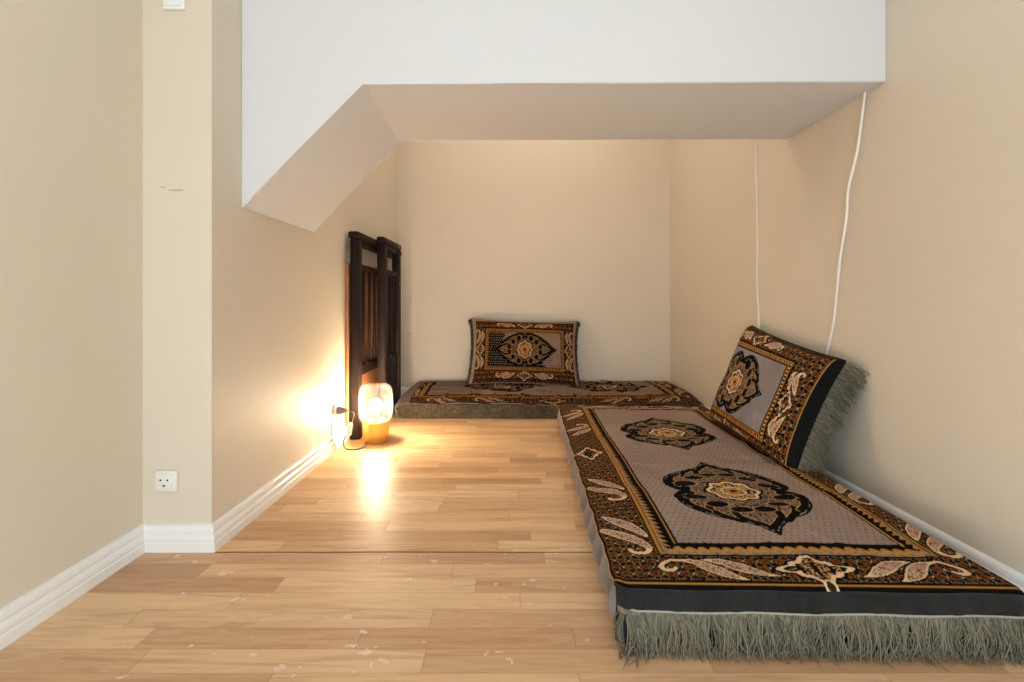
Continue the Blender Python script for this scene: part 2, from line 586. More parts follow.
def baseboard(name, path, i):
    """segment i of an open path; offset to the right-hand side of travel; mitred joints"""
    P = [Vector((*p, 0)) for p in path]
    d = [(P[k + 1] - P[k]).normalized() for k in range(len(P) - 1)]
    nr = [Vector((q.y, -q.x, 0)) for q in d]

    def off(k):
        a = nr[max(k - 1, 0)]
        b = nr[min(k, len(nr) - 1)]
        m = a + b
        return m / (1 + a.dot(b))
    bm = bmesh.new()
    r0 = [bm.verts.new(P[i] + off(i) * o + Vector((0, 0, z))) for o, z in PROF]
    r1 = [bm.verts.new(P[i + 1] + off(i + 1) * o + Vector((0, 0, z))) for o, z in PROF]
    n = len(PROF)
    for k in range(n):
        k2 = (k + 1) % n
        bm.faces.new((r0[k], r0[k2], r1[k2], r1[k]))
    bm.faces.new(r0[::-1]); bm.faces.new(r1)
    return structure(name, bm, M['trim'], True)


pathL = [(XL, YF), (XL, YJ), (XN, YJ), (XN, YB), (XR, YB), (XR, YF)]
for i, nm in enumerate(('baseboard_left', 'baseboard_jog', 'baseboard_alcove', 'baseboard_back', 'baseboard_right')):
    baseboard(nm, pathL, i)

# ------------------------------------------------------------------ carpet pattern (numpy)
C = {k: lina(v) for k, v in dict(
    black=(13, 10, 9), brown=(122, 68, 16), dkbrown=(52, 31, 14), cream=(226, 190, 146), pink=(196, 160, 136), gold=(178, 122, 48), tan=(182, 138, 92),
    field=(158, 135, 120), fielddot=(112, 92, 80), inner=(140, 116, 98), grey=(172, 164, 156), ltan=(206, 170, 128)).items()}


def hash2(a, b):
    v = np.sin(a * 127.1 + b * 311.7) * 43758.5453
    return v - np.floor(v)


def vnoise(x, y, s):
    x, y = x * s, y * s
    xi, yi = np.floor(x), np.floor(y)
    fx, fy = x - xi, y - yi
    fx, fy = fx * fx * (3 - 2 * fx), fy * fy * (3 - 2 * fy)
    a, b, c, d = hash2(xi, yi), hash2(xi + 1, yi), hash2(xi, yi + 1), hash2(xi + 1, yi + 1)
    return (a * (1 - fx) + b * fx) * (1 - fy) + (c * (1 - fx) + d * fx) * fy


class Cloth:
    def __init__(s, U, V):
        s.U, s.V = U, V
        s.c = np.zeros(U.shape + (3,))

    def put(s, mask, col):
        mask = mask & np.isfinite(s.U)
        s.c[mask] = col if isinstance(col, np.ndarray) and col.ndim == 1 else col[mask]


def lattice(U, V, p=0.030, q=0.026):
    """dark ground with brown ogee scales, thin pale outlines and little stars"""
    out = np.empty(U.shape + (3,)); out[:] = C['black']
    r = np.floor(V / q)
    uu = U / p + 0.5 * (r % 2)
    fu = uu - np.floor(uu) - 0.5
    fv = V / q - r - 0.5
    dd = np.abs(fu) / 0.5 + np.abs(fv) / 0.72
    n = vnoise(U, V, 420)
    blob = (fu / 0.34) ** 2 + (fv / 0.36) ** 2
    out[(blob < 1) & (n > 0.25)] = C['brown']
    out[(blob < 0.16)] = C['dkbrown']
    ln = (np.abs(dd - 1.02) < 0.13) & (n > 0.30)
    out[ln] = C['ltan'] * 0.30
    star = np.abs(np.abs(fu) - 0.5) + np.abs(fv) * 0.8
    out[(star < 0.085)] = C['cream'] * 0.9
    return out


def stroke(cl, pts, black=0.0035):
    """cream leaf drawn as a smooth path of (u, v, half width), with dark outline, speckled heart and veins"""
    P = np.array(pts, float)
    Q = np.vstack([2 * P[0] - P[1], P, 2 * P[-1] - P[-2]])
    out = []
    for i in range(1, len(Q) - 2):
        for t in np.linspace(0, 1, 9)[:-1]:
            a, b, c, d = Q[i - 1], Q[i], Q[i + 1], Q[i + 2]
            out.append(0.5 * (2 * b + (c - a) * t + (2 * a - 5 * b + 4 * c - d) * t * t + (3 * b - a - 3 * c + d) * t ** 3))
    out.append(Q[-2])
    out = np.array(out)
    m = 0.03
    near = (cl.U > out[:, 0].min() - m) & (cl.U < out[:, 0].max() + m) & (cl.V > out[:, 1].min() - m) & (cl.V < out[:, 1].max() + m)
    x, y = cl.U[near], cl.V[near]
    best = np.full(x.shape, 9.0); arc = np.zeros(x.shape); wid = np.ones(x.shape)
    run = 0.0
    for i in range(len(out) - 1):
        a, b = out[i], out[i + 1]
        ab = b[:2] - a[:2]
        L = np.hypot(*ab) + 1e-9
        t = np.clip(((x - a[0]) * ab[0] + (y - a[1]) * ab[1]) / L ** 2, 0, 1)
        w = np.maximum(a[2] + (b[2] - a[2]) * t, 0.0005)
        d = np.hypot(x - a[0] - t * ab[0], y - a[1] - t * ab[1]) - w
        k = d < best
        best = np.where(k, d, best); arc = np.where(k, run + t * L, arc); wid = np.where(k, w, wid)
        run += L
    col = cl.c[near]
    col[best < black] = C['black']
    col[best < 0] = C['cream']
    n = vnoise(x, y, 300)
    inner = (best < -0.0032) & (wid > 0.007)
    col[inner] = C['pink'] * 0.92
    col[inner & (n > 0.72)] = C['brown'] * 1.1
    vein = np.abs(((arc + np.abs(best + wid) * 0.7) / 0.012) % 1.0 - 0.5) > 0.45
    col[inner & vein] = C['brown']
    cl.c[near] = col


def leaf(cl, u0, v0, ang, L, w, bend=0.0, hook=0, flip=1):
    ca, sa = math.cos(ang), math.sin(ang)
    pts = []
    for sx, tx, ww in ((0, 0, .12), (.15, .05, .55), (.38, .10, 1.0), (.60, .09, .9), (.82, .02, .5), (.93, -.06, .35), (.96, -.14, .30)):
        t = tx * flip * (0.6 + bend * 3)
        pts.append((u0 + L * (sx * ca - t * sa), v0 + L * (sx * sa + t * ca), w * ww))
    stroke(cl, pts)


def cartouche(cl, u0, v0, ru, rv, rot=False, tip=1):
    du, dv = cl.U - u0, cl.V - v0
    if rot: du, dv = dv, du
    x, y = du / ru, dv / rv
    a = np.arctan2(y, x)
    r = np.hypot(x, y)
    edge = 0.78 + 0.14 * np.cos(4 * a) + 0.08 * np.cos(8 * a)
    cl.put(r < edge + 0.14, C['black'])
    cl.put(r < edge + 0.03, C['cream'])
    inn = r < edge - 0.16
    n = vnoise(cl.U, cl.V, 330)
    cl.put(inn, C['dkbrown'])
    cl.put(inn & (n > 0.55), C['tan'])
    sc = np.abs(((x * 2.6) % 1.0) - 0.5) > 0.38
    cl.put(inn & sc & (np.abs(y) < 0.5), C['black'])
    sp = np.hypot(np.abs(x) - 0.58, y)
    cl.put((np.abs(sp - 0.17) < 0.05), C['black'])
    # pendant drop
    px, py = x / 0.16, (y * tip + 1.08) / 0.34
    d = px ** 2 / np.clip(1 - 0.5 * py, 0.3, 2) + py ** 2
    cl.put(d < 1.0, C['cream'])
    cl.put(d < 0.38, C['dkbrown'])


MED = [(0, .274), (.010, .252), (.024, .229), (.044, .208), (.070, .191), (.098, .176), (.124, .158), (.148, .134), (.166, .108), (.177, .080), (.176, .055), (.165, .036), (.147, .024), (.130, .017), (.136, .006), (.138, 0)]


def medallion(cl, u0, v0, sc=1.0, rot=False, su=1.0, fieldc=None, lobe=True):
    du, dv = cl.U - u0, cl.V - v0
    if rot: du, dv = dv, du
    au, av = np.abs(du) / (sc * su), np.abs(dv) / sc
    near = (au < .2) & (av < .29)
    x, y = au[near], av[near]
    if lobe: poly = [(0, .272)] + MED[1:] + [(0, 0)]
    else: poly = [(0, .272), (.014, .25), (.035, .225), (.07, .185), (.105, .14), (.128, .095), (.14, .05), (.142, 0), (0, 0)]
    P = np.array(poly)
    inside = np.zeros(x.shape, bool)
    for i in range(len(P)):
        x1, y1 = P[i]; x2, y2 = P[(i + 1) % len(P)]
        if y1 == y2: continue
        c = ((y1 > y) != (y2 > y)) & (x < (x2 - x1) * (y - y1) / (y2 - y1) + x1)
        inside ^= c
    dist = np.full(x.shape, 9.0)
    for i in range(len(P) - 2):
        a, b = P[i], P[i + 1]
        ab = b - a
        tt = np.clip(((x - a[0]) * ab[0] + (y - a[1]) * ab[1]) / (ab @ ab), 0, 1)
        dist = np.minimum(dist, np.hypot(x - a[0] - tt * ab[0], y - a[1] - tt * ab[1]))
    sd = np.where(inside, -dist, dist)
    col = cl.c[near]
    n = vnoise(cl.U[near], cl.V[near], 300)
    n2 = vnoise(cl.U[near] + 3, cl.V[near], 160)

    def put(m, c): col[m] = c
    put(sd < 0.0035, C['black'])
    inn = sd < -0.0150
    put(inn, C['inner'] * 0.95)
    put(inn & (n > 0.50), C['dkbrown'] * 0.9)
    put(inn & (n > 0.80), C['tan'])
    put(inn & (sd > -0.0185), C['tan'])
    # white stitches in the black outline
    st = (np.abs(sd + 0.0045) < 0.0016) & (hash2(np.floor(x * 130), np.floor(y * 130)) > 0.45)
    put(st, C['grey'] * 0.8)

    # black comma hooks: arc tail from outline to a round head
    def hook(hx, hy, rx, ry, tail):
        T = np.array(tail)
        for wd, cc in ((0.0125, C['tan']), (0.0095, C['black'])):
            for i in range(len(T) - 1):
                a, b = T[i], T[i + 1]
                ab = b - a
                tt = np.clip(((x - a[0]) * ab[0] + (y - a[1]) * ab[1]) / (ab @ ab), 0, 1)
                put((np.hypot(x - a[0] - tt * ab[0], y - a[1] - tt * ab[1]) < wd) & ((sd < -0.014) | (wd < 0.01)), cc)
        e = ((x - hx) / rx) ** 2 + ((y - hy) / ry) ** 2
        put((e < 2.2) & (sd < -0.014), C['tan'] * 0.85)
        put(e < 1.65, C['black'])
        put((e < 0.2) & (n > 0.7), C['dkbrown'])
    k = 1.0 if lobe else 0.78
    hook(.030 * k, .130, .022 * k, .013, [(.0, .235), (.028 * k, .205), (.052 * k, .175), (.056 * k, .150), (.045 * k, .134)])
    hook(.082 * k, .098, .022 * k, .013, [(.060 * k, .197), (.095 * k, .160), (.112 * k, .130), (.108 * k, .108), (.098 * k, .098)])
    hook(.122 * k, .050, .024 * k, .014, [(.120 * k, .140), (.150 * k, .105), (.160 * k, .078), (.150 * k, .058), (.138 * k, .050)])
    hook(.140 * k, .012, .018 * k, .010, [(.175 * k, .060), (.172 * k, .040), (.158 * k, .020)])
    # rosette in the middle
    a = np.arctan2(y, x)
    r = np.hypot(x / 0.072, y / 0.061)
    ed = 1 + 0.07 * np.cos(8 * a)
    put(r < ed + 0.12, C['black'])
    put(r < ed, C['cream'])
    put(r < ed - 0.15, C['dkbrown'])
    put((r < ed - 0.20) & (n2 > 0.40), C['tan'])
    put((r < 0.52) & (r > 0.40), C['cream'] * 0.8)
    put((r < 0.30), C['gold'])
    put((r < 0.14), C['black'])
    # four little blossoms between rosette and tip
    e = (x / .012) ** 2 + ((y - .085) / .012) ** 2
    put(e < 1, C['gold'] * 0.8); put(e < .3, C['black'])
    cl.c[near] = col


def teeth_band(cl, mask, along, across, width, gold_lines):
    """strip between border and field: black lines, gold line and saw teeth; across 0 = outer side, 1 = field side"""
    a = across / width
    cl.put(mask, C['inner'])
    n = vnoise(cl.U, cl.V, 260)
    cl.put(mask & (n > 0.62), C['tan'])
    per = 0.0215
    ph = (along / per) % 1.0
    cl.put(mask & (a > 0.62 - 0.28 * ph) & (a < 0.86), C['black'])
    cl.put(mask & (a > 0.52 - 0.28 * ph) & (a < 0.62 - 0.28 * ph), C['gold'])
    if not gold_lines:
        hump = 0.42 + 0.26 * np.abs(np.sin(PI * along / 0.027)) ** 0.6
        cl.put(mask & (a > hump), C['black'])
        cl.put(mask & (a < hump) & (a > hump - 0.30), C['gold'])
        cl.put(mask & (a < hump - 0.12) & (a > hump - 0.36) & (n > 0.4), C['tan'])
        cl.put(mask & (a < 0.10), C['black'])
        return
    cl.put(mask & (a < 0.07), C['black'])
    cl.put(mask & (a >= 0.07) & (a < 0.20), C['gold'])
    cl.put(mask & (a >= 0.20) & (a < 0.25), C['black'])
    cl.put(mask & (a >= 0.80) & (a < 0.90), C['gold'])
    cl.put(mask & (a >= 0.90), C['black'])


def mattress_pattern(U, V, Lp, end_grey=0.0, centres=(0.48, 1.17)):
    """U: -0.418..0.418 across, V: 0..Lp along"""
    cl = Cloth(U, V)
    HU = 0.418
    IN, OUT = 0.248, 0.305           # field edge, outer edge of the toothed band
    VF0, VF1 = 0.170, Lp - 0.155
    VO0, VO1 = 0.113, Lp - 0.100
    cl.c[:] = lattice(U, V)
    # thin gold line along the outside
    cl.put((V < 0.016) | (HU - np.abs(U) < 0.006), C['black'])
    cl.put(((V > 0.0065) & (V < 0.0098)), C['gold'] * np.array([0.85, 0.85, 0.9]))
    # ---- leaves: end borders
    for end in (0, 1):
        vv = (lambda q: q) if end == 0 else (lambda q: Lp - q)
        dirv = 1 if end == 0 else -1
        for sg in (-1, 1):
            k = lambda L_: [(sg * u_, vv(v_), w_) for u_, v_, w_ in L_]
            stroke(cl, k([(.083, .035, .001), (.105, .042, .007), (.140, .060, .0155), (.172, .082, .0145), (.200, .093, .007), (.222, .097, .001)]))
            stroke(cl, k([(.150, .020, .001), (.168, .028, .007), (.198, .050, .0165), (.226, .076, .0150), (.250, .090, .0075), (.275, .094, .0045), (.298, .086, .0045), (.312, .070, .0055), (.308, .055, .0060), (.293, .053, .0055), (.284, .060, .004)]))
        cartouche(cl, 0.0, vv(0.062), 0.078, 0.050, False, dirv)
    # ---- leaves: long borders, pairs mirrored about the middle
    mid = Lp * 0.5
    for sg in (-1, 1):
        for e in (-1, 1):
            for q in (0.0, 0.285):
                k = lambda L_: [(sg * u_, (v_ + q) if e == 1 else Lp - 0.045 - (v_ + q), w_) for u_, v_, w_ in L_]
                stroke(cl, k([(.400, .315, .001), (.385, .298, .009), (.360, .268, .0155), (.335, .236, .0140), (.318, .208, .008), (.312, .195, .002)]))
                stroke(cl, k([(.405, .235, .009), (.390, .222, .013), (.362, .200, .0155), (.335, .175, .0125), (.320, .152, .008), (.322, .134, .006), (.338, .124, .0055), (.357, .130, .0055), (.362, .141, .005)]))
        cartouche(cl, sg * 0.362, mid - 0.02, 0.075, 0.046, True, -sg)
        cl.put((((np.abs(U - sg * .362) / .02) ** 2 + ((V - mid + .02) / .03) ** 2) < 1) & (vnoise(U, V, 300) > .4), C['black'])
    # ---- toothed band frame
    inU = np.abs(U) < OUT
    inV = (V > VO0) & (V < VO1)
    du = OUT - np.abs(U)
    dv0, dv1 = (V - VO0) * (0.057 / (VF0 - VO0)), (VO1 - V) * (0.057 / (VO1 - VF1))
    band = inU & inV
    dmin = np.minimum(np.minimum(du, dv0), dv1)
    side = band & (du <= dv0) & (du <= dv1)
    endm = band & ~side
    Wd = 0.057
    teeth_band(cl, side & (dmin < Wd), V, du, Wd, 1)
    teeth_band(cl, endm & (dmin < Wd), U, np.minimum(dv0, dv1), Wd, 0)
    # ---- field
    fld = band & (dmin >= Wd)
    cl.put(fld, C['field'])
    p = 0.0165
    r = np.floor(V / p)
    fu = (U / p + 0.5 * (r % 2)); fu = fu - np.floor(fu) - 0.5
    fv = V / p - r - 0.5
    cl.put(fld & (np.abs(fu) < 0.12) & (np.abs(fv) < 0.17), C['fielddot'])
    nz = (vnoise(U, V, 5) * 0.5 + vnoise(U, V, 17) * 0.3 + vnoise(U, V, 60) * 0.2)
    cl.c[fld] *= (0.80 + 0.40 * nz[fld])[:, None]
    for c in centres:
        medallion(cl, 0.0, c)
    if end_grey > 0:
        m = V > Lp - end_grey
        cl.put(m, lina((150, 138, 130)))
        cl.put((V > Lp - end_grey - 0.006) & (V <= Lp - end_grey), C['black'])
    return cl.c


def cushion_pattern(U, V, HL, HH, dotted=False, top_grey=0.0, med=0.72, rect=None, cen=None, lobe=True, fieldcol=None, su=1.0):
    """U along the long side, V up; rect = (left, right, bottom, top) outer edges of the gold band"""
    cl = Cloth(U, V)
    cl.c[:] = lattice(U + 0.01, V, 0.034, 0.030)
    wb = 0.030
    if rect is None: rect = (-HL + 0.068, HL - 0.068, -HH + 0.072, HH - 0.078)
    uL, uR, vB, vT = rect
    cu, cv = (uL + uR) / 2, (vB + vT) / 2
    # leaf pairs in the outer zone, mirrored
    for sx in (-1, 1):
        e0 = uR if sx > 0 else uL
        for sy in (-1, 1):
            g = lambda L_: [(e0 + sx * a_, cv + sy * b_, w_) for a_, b_, w_ in L_]
            stroke(cl, g([(.062, .040, .001), (.050, .060, .008), (.040, .085, .0115), (.036, .110, .008), (.044, .130, .0045), (.056, .134, .004), (.060, .124, .0035)]), 0.003)
            stroke(cl, g([(.030, .048, .001), (.020, .066, .007), (.014, .090, .0105), (.016, .115, .006), (.024, .128, .002)]), 0.003)
            e1 = vT if sy > 0 else vB
            h = lambda L_: [(cu + sx * a_, e1 + sy * b_, w_) for a_, b_, w_ in L_]
            stroke(cl, h([(.062, .016, .001), (.085, .026, .009), (.112, .040, .0115), (.135, .046, .006), (.150, .046, .002)]), 0.003)
            stroke(cl, h([(.098, .014, .001), (.122, .020, .009), (.148, .032, .0110), (.170, .040, .006), (.186, .034, .0042), (.184, .022, .0040), (.174, .020, .0035)]), 0.003)
        cartouche(cl, e0 + sx * 0.034, cv, 0.050, 0.032, True, sx)
    for sy in (-1, 1):
        cartouche(cl, cu, (vT if sy > 0 else vB) + sy * 0.032, 0.050, 0.032, False, sy)
    du = np.minimum(U - uL, uR - U); dv = np.minimum(V - vB, vT - V)
    d = np.minimum(du, dv)
    band = d > 0
    cl.put(band, C['gold'] * 0.85)
    a = d / wb
    along = np.where(du < dv, V, U)
    ph = (along / 0.0155) % 1.0
    tri = np.abs(ph - 0.5) * 2
    cl.put(band & (a < 0.18), C['black'])
    cl.put(band & (a > 0.34) & (a < 0.74) & (tri > 0.50), C['dkbrown'])
    cl.put(band & (a > 0.46) & (a < 0.60) & (tri < 0.25), C['cream'])
    cl.put(band & (a > 0.82) & (a < 1.0), C['black'])
    fld = d > wb
    cl.put(fld, C['field'] if fieldcol is None else fieldcol)
    p = 0.0125
    r = np.floor(V / p)
    fu = (U / p + 0.5 * (r % 2)); fu = fu - np.floor(fu) - 0.5
    fv = V / p - r - 0.5
    cl.put(fld & (np.abs(fu) < 0.13) & (np.abs(fv) < 0.16), C['fielddot'])
    nz = (vnoise(U, V, 6) * 0.6 + vnoise(U, V, 30) * 0.4)
    cl.c[fld] *= (0.82 + 0.36 * nz[fld])[:, None]
    if dotted:
        # shade from the pile direction painted in, lower left: pale dots on black
        lo = (U / HL * 0.8 + (V / HH) * 0.75 + 0.42 * (nz - 0.5))
        m = fld & (lo < -0.05)
        cl.put(m, C['black'])
        p = 0.0165
        r = np.floor(V / p)
        fu = (U / p + 0.5 * (r % 2)); fu = fu - np.floor(fu) - 0.5
        fv = V / p - r - 0.5
        cl.put(m & (np.hypot(fu, fv) < 0.22), C['grey'] * 0.8)
        cl.put(fld & ~m & (np.hypot(fu, fv) < 0.24) & (lo < 0.20), C['black'])
    cen = (cu, cv) if cen is None else cen
    medallion(cl, cen[0], cen[1], med, True, su, lobe=lobe)
    if top_grey > 0:
        cl.put((V <= HH - top_grey) & (V > HH - top_grey - 0.012), C['dkbrown'])
        cl.put(V > HH - top_grey, lina((176, 146, 124)))
    return cl.c


def grid_faces(nu, nv):
    i = np.arange(nu - 1)[:, None] * nv + np.arange(nv - 1)[None, :]
    return np.stack([i, i + nv, i + nv + 1, i + 1], -1).reshape(-1, 4)


# ------------------------------------------------------------------ fringe maker
def fringe_mesh(name, roots, mat, parent, length, rad, out_dir_fn, seg=6, floor_z=None, wild0=1.0, sag=1.0):
    """roots: list of (point, outward dir, length scale). Yarn strands that leave along outward and hang down."""
    VS, FS = [], []
    rr = random.Random(hash(name) % 1000 if False else 5)
    clump = 0.0
    for k, (p, o, ls) in enumerate(roots):
        if k % 14 == 0: clump = rr.uniform(-1, 1); ph0 = rr.uniform(0, 6.28)
        p = Vector(p); o = Vector(o).normalized()
        if k % 14 == 0: cc = Vector(roots[min(k + 7, len(roots) - 1)][0])
        side = Vector((0, 0, 1)).cross(o)
        if side.length < 0.1: side = Vector((1, 0, 0))
        side.normalize()
        L = length * ls * rr.uniform(0.8, 1.12)
        wild = wild0 * (0.25 if k % 3 == 0 else 1.0)
        sw = (0.55 * clump + rr.uniform(-0.6, 0.6)) * wild
        ph = rr.uniform(0, 6.28)
        pts, rs = [], []
        pos = p.copy()
        d = (o * rr.uniform(0.15, 0.4) + Vector((0, 0, -0.9 * sag)) + side * 0.15 * sw).normalized()
        step = L / seg
        for i in range(seg + 1):
            q = i / seg
            pts.append(pos.copy())
            rs.append(rad * (1.0 - 0.55 * q) * rr.uniform(0.85, 1.15))
            d = (d + Vector((0, 0, -0.50 * sag)) + side * (0.62 * math.sin(ph0 + q * 5.5) * wild + 0.20 * math.sin(ph + q * 4.2) * wild + 0.16 * sw + 20.0 * q * (cc - pos).dot(side) * wild) + o * (0.02 + 0.16 * math.sin(ph * 1.7 + q * 3))).normalized()
            nxt = pos + d * step
            if floor_z is not None and nxt.z < floor_z + rad * 1.2:
                nxt.z = floor_z + rad * (1.2 + rr.random() * 2.0)
                nxt += o * step * 0.45
                d = (o * 0.9 + side * 0.6 * sw + Vector((0, 0, -0.1))).normalized()
            pos = nxt
        v, f = tube(pts, rs, 4, False)
        b = len(VS)
        VS += v
        FS += [tuple(b + t for t in q) for q in f]
    return link_mesh(name, VS, FS, mat, parent, True, yarn_shades(len(VS), 4 * (seg + 1)))


# ------------------------------------------------------------------ floor mattresses
def make_mattress(name, W, L, H, loc, rotz, wrinkle, fine, side_mat, end_mat, end_grey=0.0, over=0.07, seed=0, ruffle=0.0, sag=0.0, du=0.002, dv=0.003, centres=(0.48, 1.17)):
    root = empty(name, loc, (0, 0, rotz))
    # --- patterned top; s runs from the left edge across the top, over the right edge and down
    R = 0.028
    flat = W - 0.012 - R
    S = 0.012 + flat + R * PI / 2 + over
    ns, nv = int(S / du) + 1, int(L / dv) + 1
    s = np.linspace(0, S, ns)
    v = np.linspace(0, L, nv)
    Sg, Vg = np.meshgrid(s, v, indexing='ij')
    X = np.empty_like(Sg); Z = np.empty_like(Sg)
    a = Sg < 0.012
    b = (Sg >= 0.012) & (Sg < 0.012 + flat)
    c = (Sg >= 0.012 + flat) & (Sg < 0.012 + flat + R * PI / 2)
    d = Sg >= 0.012 + flat + R * PI / 2
    th = (0.012 - Sg[a]) / 0.012
    X[a] = Sg[a]; Z[a] = -0.006 * th ** 2
    X[b] = Sg[b]; Z[b] = 0
    t = (Sg[c] - 0.012 - flat) / R
    X[c] = 0.012 + flat + R * np.sin(t); Z[c] = -R + R * np.cos(t)
    X[d] = W; Z[d] = -R - (Sg[d] - (0.012 + flat + R * PI / 2))
    # soft top: bulge, dents and folds that fade towards the rim
    e = np.clip(np.minimum.reduce([X / 0.10, (W - X) / 0.10, Vg / 0.08, (L - Vg) / 0.08]), 0, 1)
    e = e * e * (3 - 2 * e)
    big = (vnoise(X + seed, Vg, 2.6) - 0.5) * 0.016 + (vnoise(X + seed + 5, Vg, 7) - 0.5) * 0.007
    fold = np.abs(vnoise(X * 1.0 + seed + 2, Vg * 1.6, 5.5) - 0.5)
    fold2 = np.abs(vnoise(X * 2.2 + seed + 8, Vg, 9) - 0.5)
    fz = np.exp(-(fold / 0.05) ** 2) * 0.006 * wrinkle + np.exp(-(fold2 / 0.05) ** 2) * 0.004 * wrinkle
    top = (Sg < 0.012 + flat + R)
    Z = Z + np.where(top, e * (0.004 + big + fz), 0)
    Z = Z - sag * np.exp(-(Sg / 0.16) ** 2)
    # rounded-off ends
    en = np.minimum(Vg, L - Vg)
    Z -= np.where(en < 0.02, 0.010 * (1 - en / 0.02) ** 2, 0)
    # uneven hand-sewn left edge
    wav = (0.0015 * np.sin(Vg * 33 + seed) + 0.001 * np.sin(Vg * 71 + 1.3) + ruffle * (vnoise(Vg, Vg * 0 + seed, 16) - 0.5))
    eg = np.exp(-(Sg / 0.03) ** 2)
    X = X + eg * wav
    Z = Z + eg * ruffle * 0.9 * (vnoise(Vg + 3, Vg * 0 + seed, 19) - 0.45)
    # rounded plan corners at the left end of each short side
    rc = 0.03
    cx = np.clip((rc - Sg) / rc, 0, 1)
    Y = Vg + np.where(Vg < 0.3, 1, 0) * rc * 0.75 * cx ** 2 * np.clip(1 - Vg / 0.1, 0, 1) - np.where(Vg > L - 0.3, 1, 0) * rc * 0.75 * cx ** 2 * np.clip(1 - (L - Vg) / 0.1, 0, 1)
    U = Sg - 0.418
    U = np.where(U > 0, U * 1.035, U)
    colr = mattress_pattern(U, Vg, L, end_grey, centres)
    verts = np.stack([X, Y, Z + H], -1).reshape(-1, 3)
    f = grid_faces(ns, nv)
    link_mesh('patterned_cover', verts, f, M['weave'] if fine else M['weave_dim'], root, True, colr.reshape(-1, 3))
    # --- sides: a loop round the body
    per = []
    rcorner = 0.035
    step = 0.006

    def seg(p0, p1, n):
        k = max(1, int((Vector(p1) - Vector(p0)).length / step))
        for i in range(k):
            q = i / k
            per.append((p0[0] + (p1[0] - p0[0]) * q, p0[1] + (p1[1] - p0[1]) * q, n[0], n[1]))

    def arc(cxx, cyy, a0, a1):
        k = 10
        for i in range(k):
            an = a0 + (a1 - a0) * i / k
            per.append((cxx + rcorner * math.cos(an), cyy + rcorner * math.sin(an), math.cos(an), math.sin(an)))
    r = rcorner
    x1 = W - 0.004
    seg((r, 0), (x1 - r, 0), (0, -1)); arc(x1 - r, r, -PI / 2, 0)
    seg((x1, r), (x1, L - r), (1, 0)); arc(x1 - r, L - r, 0, PI / 2)
    seg((x1 - r, L), (r, L), (0, 1)); arc(r, L - r, PI / 2, PI)
    seg((0, L - r), (0, r), (-1, 0)); arc(r, r, PI, 1.5 * PI)
    P = np.array(per)
    nz = 12
    verts = []
    for i in range(len(P)):
        x, y, nx, ny = P[i]
        Hs = H - 0.005 - sag * math.exp(-(max(x, 0) / 0.16) ** 2)
        tcoord = y if abs(nx) > 0.5 else x
        sc = math.sin(tcoord * 2 * PI / 0.115 + 1.1 * math.sin(tcoord * 9 + seed))
        sm = 1.0 if nx < -0.3 else 0.25
        for k in range(nz):
            q = k / (nz - 1)
            bul = 0.010 * math.sin(PI * min(1, q * 1.05)) ** 0.8 + sm * 0.0095 * sc * math.sin(PI * q) + wrinkle * sm * 0.004 * math.sin(tcoord * 61 + q * 9) * math.sin(PI * q)
            bul -= 0.010 * (1 - q) ** 3
            ins = -0.010
            verts.append((x + nx * (bul + ins), y + ny * (bul + ins), q * Hs))
    n = len(P)
    fs = []
    for i in range(n):
        j = (i + 1) % n
        for k in range(nz - 1):
            fs.append((i * nz + k, j * nz + k, j * nz + k + 1, i * nz + k + 1))
    link_mesh('side_panel', verts, fs, side_mat, root)
    # --- end bands (both short ends), fringe heading and fringe
    for end in (0, 1):
        sgn = -1 if end == 0 else 1
        y0 = 0 if end == 0 else L
        nb = int((W - 0.02) / 0.006)
        vv, ff = [], []
        bx = np.linspace(0.002, W - 0.004, nb)
        prof = [(-0.010, H - 0.016), (0.001, H - 0.0095), (0.007, H - 0.0125), (0.012, H - 0.020), (0.0145, H - 0.030), (0.0150, H - 0.042), (0.0125, H - 0.056), (0.0095, H - 0.085), (0.006, 0.004 + sag)]
        for i, xx in enumerate(bx):
            cr = min(xx - 0.002, (W - 0.004) - xx)
            pull = 0.024 * max(0, 1 - cr / 0.03) ** 2
            wv = 0.0022 * math.sin(xx * 47 + seed) + 0.0012 * math.sin(xx * 120)
            for (o, z) in prof:
                vv.append((xx, y0 + sgn * (o + wv * (H - z) / 0.05 - pull), z + 0.0012 * math.sin(xx * 30) - sag * math.exp(-(max(xx, 0) / 0.16) ** 2)))
        m = len(prof)
        for i in range(nb - 1):
            for k in range(m - 1):
                ff.append((i * m + k, (i + 1) * m + k, (i + 1) * m + k + 1, i * m + k + 1))
        link_mesh('end_band', vv, ff, end_mat, root)
        vv, ff = tube([(xx, y0 + sgn * (0.0165 - 0.022 * max(0, 1 - min(xx - 0.012, W - 0.006 - xx) / 0.03) ** 2), H - 0.0445 + 0.0012 * math.sin(xx * 30) - sag * math.exp(-(max(xx, 0) / 0.16) ** 2)) for xx in np.linspace(0.012, W - 0.006, 120)], 0.0022, 5)
        link_mesh('stitch_line', vv, ff, M['stitch'], root)
        if not fine: continue
        # knitted heading the yarns hang from
        vv, ff = [], []
        hx = np.linspace(0.004, W - 0.005, 400)
        for i, xx in enumerate(hx):
            cr = min(xx - 0.002, (W - 0.004) - xx)
            pull = 0.022 * max(0, 1 - cr / 0.03) ** 2
            sg_ = sag * math.exp(-(max(xx, 0) / 0.16) ** 2)
            for (o_, z_) in ((0.0135, -0.044), (0.0175, -0.047), (0.0180, -0.050), (0.0172, -0.053), (0.0130, -0.056)):
                vv.append((xx, y0 + sgn * (o_ - pull + 0.0009 * math.sin(i * 1.9 + z_ * 300)), H + z_ - sg_))
